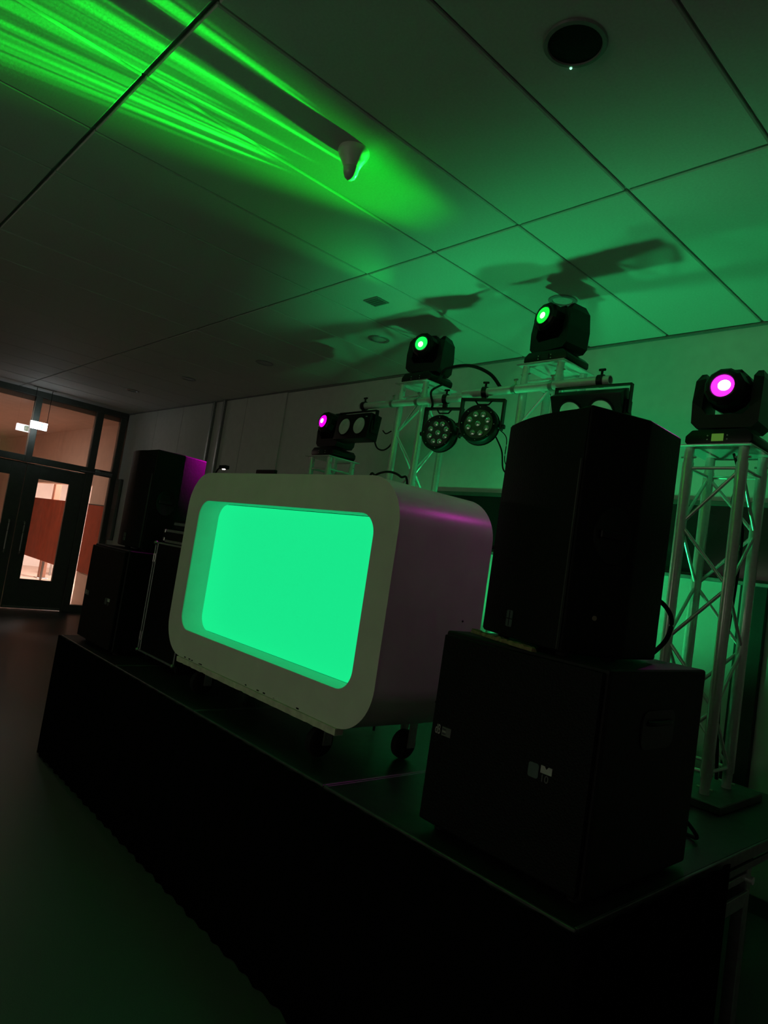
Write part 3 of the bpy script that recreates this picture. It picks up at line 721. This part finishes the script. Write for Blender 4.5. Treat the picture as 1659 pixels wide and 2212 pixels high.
def par(loc, top_local, rz, tilt, label):
    t = thing('led_par', label, 'par lamp', loc, rz, 'nine-lens spots on the pipes')
    m = Matrix.Rotation(-tilt, 4, 'X') @ Matrix.Rotation(R(90), 4, 'X')
    bm = lathe(bmesh.new(), [(.094, .045), (.116, .055), (.122, .048), (.122, .02), (.118, -.02), (.104, -.055), (.085, -.075), (.03, -.08)], 36, m, False, True)
    body = fin(bm, 'body', BLACKG, t, True)
    for i in range(5):
        z_ = -.012-i*.011; r_ = .1205-.004*i-.0006*i*i
        fin(lathe(bmesh.new(), [(r_-.002, z_-.002), (r_+.004, z_-.002), (r_+.004, z_+.002), (r_-.002, z_+.002)], 36, m, False, False), 'cooling_fin', BLACKG, body, True)
    fin(lathe(bmesh.new(), [(.094, .045), (.093, .040), (.002, .040)], 36, m, False, True), 'face_plate', mat('par_face', (.045, .04, .045), .35, noise=.1), t)
    spots = [(0, 0)]+[(.064*math.cos(R(45*i+22)), .064*math.sin(R(45*i+22))) for i in range(8)]
    LM = mat('led_lens', (.55, .62, .60), .12, metal=.55, noise=.1, nscale=60, coat=.5)
    for a, b in spots:
        l = fin(lathe(bmesh.new(), [(.0175, .0405), (.0175, .047), (.015, .048), (.012, .044), (.007, .0455), (.0015, .0465)], 16, m @ Matrix.Translation((a, b, 0)), False, True), 'lens', LM, t, True)
    for i in range(8):
        a = R(45*i); fin(cyl(bmesh.new(), m @ Vector((.105*math.cos(a), .105*math.sin(a), .050)), m @ Vector((.105*math.cos(a), .105*math.sin(a), .0535)), .003, n=6), 'screw', LOGO, t)
    top = Vector(top_local)
    bm = bmesh.new()
    for s in (-1, 1):
        bx(bm, s*.137-.006, s*.137+.006, -.02, .02, -.02, top.z, .0)
    bx(bm, -.143, .143, -.02, .02, top.z-.006, top.z+.006)
    yk = fin(bm, 'yoke', BLACKG, t)
    for s in (-1, 1): fin(cyl(bmesh.new(), (s*.12, 0, 0), (s*.158, 0, 0), .014, n=14), 'tilt_knob', BLACKG, yk, True)
    bm = bmesh.new()
    for a, b in (((-.06, 0), (-.035, -.03)), ((-.035, -.03), (.035, -.03)), ((.035, -.03), (.06, 0))):
        cyl(bm, (a[0], 0, top.z+a[1]), (b[0], 0, top.z+b[1]), .005, n=8)
    fin(bm, 'yoke_stay', BLACKG, yk)
    return t
def hang_on(t, world_top, drop):
    # hook clamp expressed in the lamp's own frame
    inv = Matrix.Translation(t.location) @ Matrix.Rotation(t.rotation_euler.z, 4, 'Z')
    loc = inv.inverted() @ Vector(world_top)
    hook(t, loc, drop)
PZ1 = 2.738; PZ2 = 2.726
p1 = par((-3.165, PY1, 2.495), (0, 0, .175), R(14), R(2), 'black nine-lens spot hanging in front of the tall tower')
hang_on(p1, (-3.165, PY1, PZ1), .061)
p2 = par((-2.752, PY2, 2.512), (0, 0, .165), R(20), R(4), 'black nine-lens spot hanging next to the near loudspeaker edge')
hang_on(p2, (-2.752, PY2, PZ2), .045)
def blinder(loc, rz, tilt, label, yoke_h, lensm, wdt=.40):
    t = thing('blinder_lamp', label, 'blinder', loc, rz, 'twin-lens blinders on the pipes')
    bm = bmesh.new(); bx(bm, -wdt/2, wdt/2, -.05, .06, -.1, .1, .006, 2, Matrix.Rotation(-tilt, 4, 'X')); fin(bm, 'housing', BLACKG, t, True)
    m = Matrix.Rotation(-tilt, 4, 'X') @ Matrix.Rotation(R(90), 4, 'X')
    for s in (-1, 1):
        l = fin(lathe(bmesh.new(), [(.065, .0515), (.063, .0545), (.052, .056), (.036, .0575), (.02, .0585), (.003, .059)], 32, m @ Matrix.Translation((s*.088, 0, 0)), True, True), 'lens', lensm, t, True)
        fin(lathe(bmesh.new(), [(.0655, .0505), (.0655, .0555), (.072, .0555), (.074, .0505)], 32, m @ Matrix.Translation((s*.088, 0, 0)), False, False), 'bezel', BLACKG, l, True)
    box('side_plate', wdt/2, wdt/2+.012, -.03, .04, -.05, .05, BLACKG, t, .003)
    box('side_plate', -wdt/2-.012, -wdt/2, -.03, .04, -.05, .05, BLACKG, t, .003)
    bm = bmesh.new()
    for s in (-1, 1): bx(bm, s*(wdt/2+.016)-.003, s*(wdt/2+.016)+.003, -.015, .015, -.02, yoke_h)
    bx(bm, -wdt/2-.019, wdt/2+.019, -.015, .015, yoke_h, yoke_h+.006)
    fin(bm, 'yoke', BLACKG, t)
    box('maker_plate', wdt/2-.05, wdt/2-.03, -.0515, -.0505, .07, .075, LOGO, t)
    return t
BL = mat('blinder_reflector', (.75, .8, .76), .2, metal=.35, noise=.15, nscale=14, coat=.4)
b1 = blinder((-4.07, PY1, 2.575), R(0), R(6), 'black twin-lens blinder at the pipe end over the booth', .125, BL)
hang_on(b1, (-4.015, PY1, PZ1+.009), .042)
b2 = blinder((-1.985, PY2-.02, 2.555), R(4), R(-28), 'black twin-lens blinder peeping over the top of the near loudspeaker', .13, BL)
hang_on(b2, (-1.955, PY2, PZ2-.004), .033)

# ------------------------------------------------------------------ uplight behind the booth
def uplight(loc, label, power, size=R(120), d=(0, 0, 1), soft=.05, col=GREEN):
    t = thing('floor_uplight', label, 'uplight', loc, 0, 'green uplights on the stage')
    for s in (-1, 1): box('foot', s*.07-.012, s*.07+.012, -.08, .08, 0, .012, BLACKG, t, .003)
    fin(lathe(bmesh.new(), [(.06, .0125), (.075, .03), (.078, .11), (.082, .12), (.072, .12), (.07, .108)], 28, None, True, False), 'can', BLACKG, t, True)
    fin(lathe(bmesh.new(), [(.0695, .108), (.05, .112), (.02, .114), (.002, .1145)], 28), 'lens', emitter('uplight_lens', (.02, 1, .3), 4), t, True)
    l = lamp('uplight_beam', 'SPOT', (0, 0, .125), power, col, t, spot_size=size, spot_blend=.6, shadow_soft_size=soft); aim(l, d)
    return t
uplight((-2.02, 3.10, HS), 'black floor uplight shining green between the two near towers', P_UP, R(116), (0, .5, 1))
uplight((-3.08, 3.38, HS), 'black floor uplight shining green behind the middle of the booth', P_UP, R(116), (0, .5, 1))

# ------------------------------------------------------------------ road case behind the stage
rd = thing('road_case', 'dark road case behind the stage beside the near tower foot', 'road case', (-2.05, 4.0, 0))
box('body', -.4, .4, -.18, .2, .03, .80, BLACK, rd, .01)
for zz in (.3, .5, .70): box('edge_profile', -.4, .4, -.187, -.181, zz, zz+.02, ALUD, rd)
for xx in (-.33, .33):
    for yy in (-.12, .14): fin(cyl(bmesh.new(), (xx, yy, 0), (xx, yy, .03), .025), 'foot', RUBBER, rd)

# ------------------------------------------------------------------ cables
cable('thick black cable arching from the green lamp tower over the cross pipe', [(-3.405, 3.40, 2.95), (-3.33, 3.34, 2.93), (-3.2, 3.25, 2.95), (-2.95, 3.20, 2.93), (-2.75, 3.18, 2.85), (-2.66, 3.20, 2.755)], .011)
cable('black cable wrapped down past the nine-lens spot before the tall tower', [(-3.36, 3.40, 2.90), (-3.30, 3.24, 2.80), (-3.24, 3.21, 2.70), (-3.235, 3.20, 2.66)], .008)
cable('black cable drooping from the twin-lens blinder to the tall tower', [(-3.93, 3.32, 2.52), (-3.86, 3.31, 2.43), (-3.76, 3.30, 2.41), (-3.705, 3.315, 2.47), (-3.70, 3.315, 2.6)], .006)
cable('thin black cable from the blinder side to the tall tower chord', [(-3.80, 3.29, 2.555), (-3.76, 3.29, 2.53), (-3.715, 3.30, 2.55)], .005)
cable('thin black cable pair hanging from the nine-lens spot by the loudspeaker', [(-2.66, 3.22, 2.45), (-2.60, 3.22, 2.36), (-2.57, 3.22, 2.25), (-2.50, 3.22, 2.2)], .005)
cable('thin black cable looping under the nine-lens spot beside the loudspeaker', [(-2.65, 3.23, 2.50), (-2.585, 3.23, 2.44), (-2.575, 3.23, 2.3), (-2.50, 3.23, 2.24)], .003)
cable('black cable arching out of the booth top by the tall tower', [(-2.74, 2.30, HS+.006), (-2.735, 2.30, 1.4), (-2.71, 2.30, 1.98), (-2.657, 2.30, 2.032), (-2.562, 2.30, 2.049), (-2.47, 2.30, 2.025), (-2.41, 2.30, 1.96), (-2.39, 2.30, 1.4), (-2.39, 2.30, HS+.006)], .006)
cable('black speaker cable hanging down behind the near loudspeaker', [(-1.10, 2.22, 1.62), (-1.065, 2.28, 1.60), (-1.04, 2.31, 1.55), (-1.045, 2.30, 1.48), (-1.07, 2.25, 1.42)], .008)
cable('black cables dropping inside the tower with the magenta lamp', [(-1.24, 3.25, 2.33), (-1.25, 3.26, 2.2), (-1.22, 3.27, 2.05), (-1.2, 3.28, 1.9), (-1.22, 3.28, 1.3), (-1.2, 3.3, .86)], .008)
cable('thin black cable beside the cable bundle inside the magenta lamp tower', [(-1.26, 3.23, 2.33), (-1.23, 3.24, 2.22), (-1.25, 3.25, 2.1), (-1.21, 3.26, 1.95), (-1.24, 3.26, 1.3), (-1.23, 3.28, .86)], .006)
cable('black cable looped on the stage behind the near subwoofer', [(-1.02, 2.325, .95), (-1.0, 2.45, .90), (-.98, 2.55, .83), (-1.0, 2.6, .795), (-1.15, 2.65, .795), (-1.3, 2.75, .795)], .007)
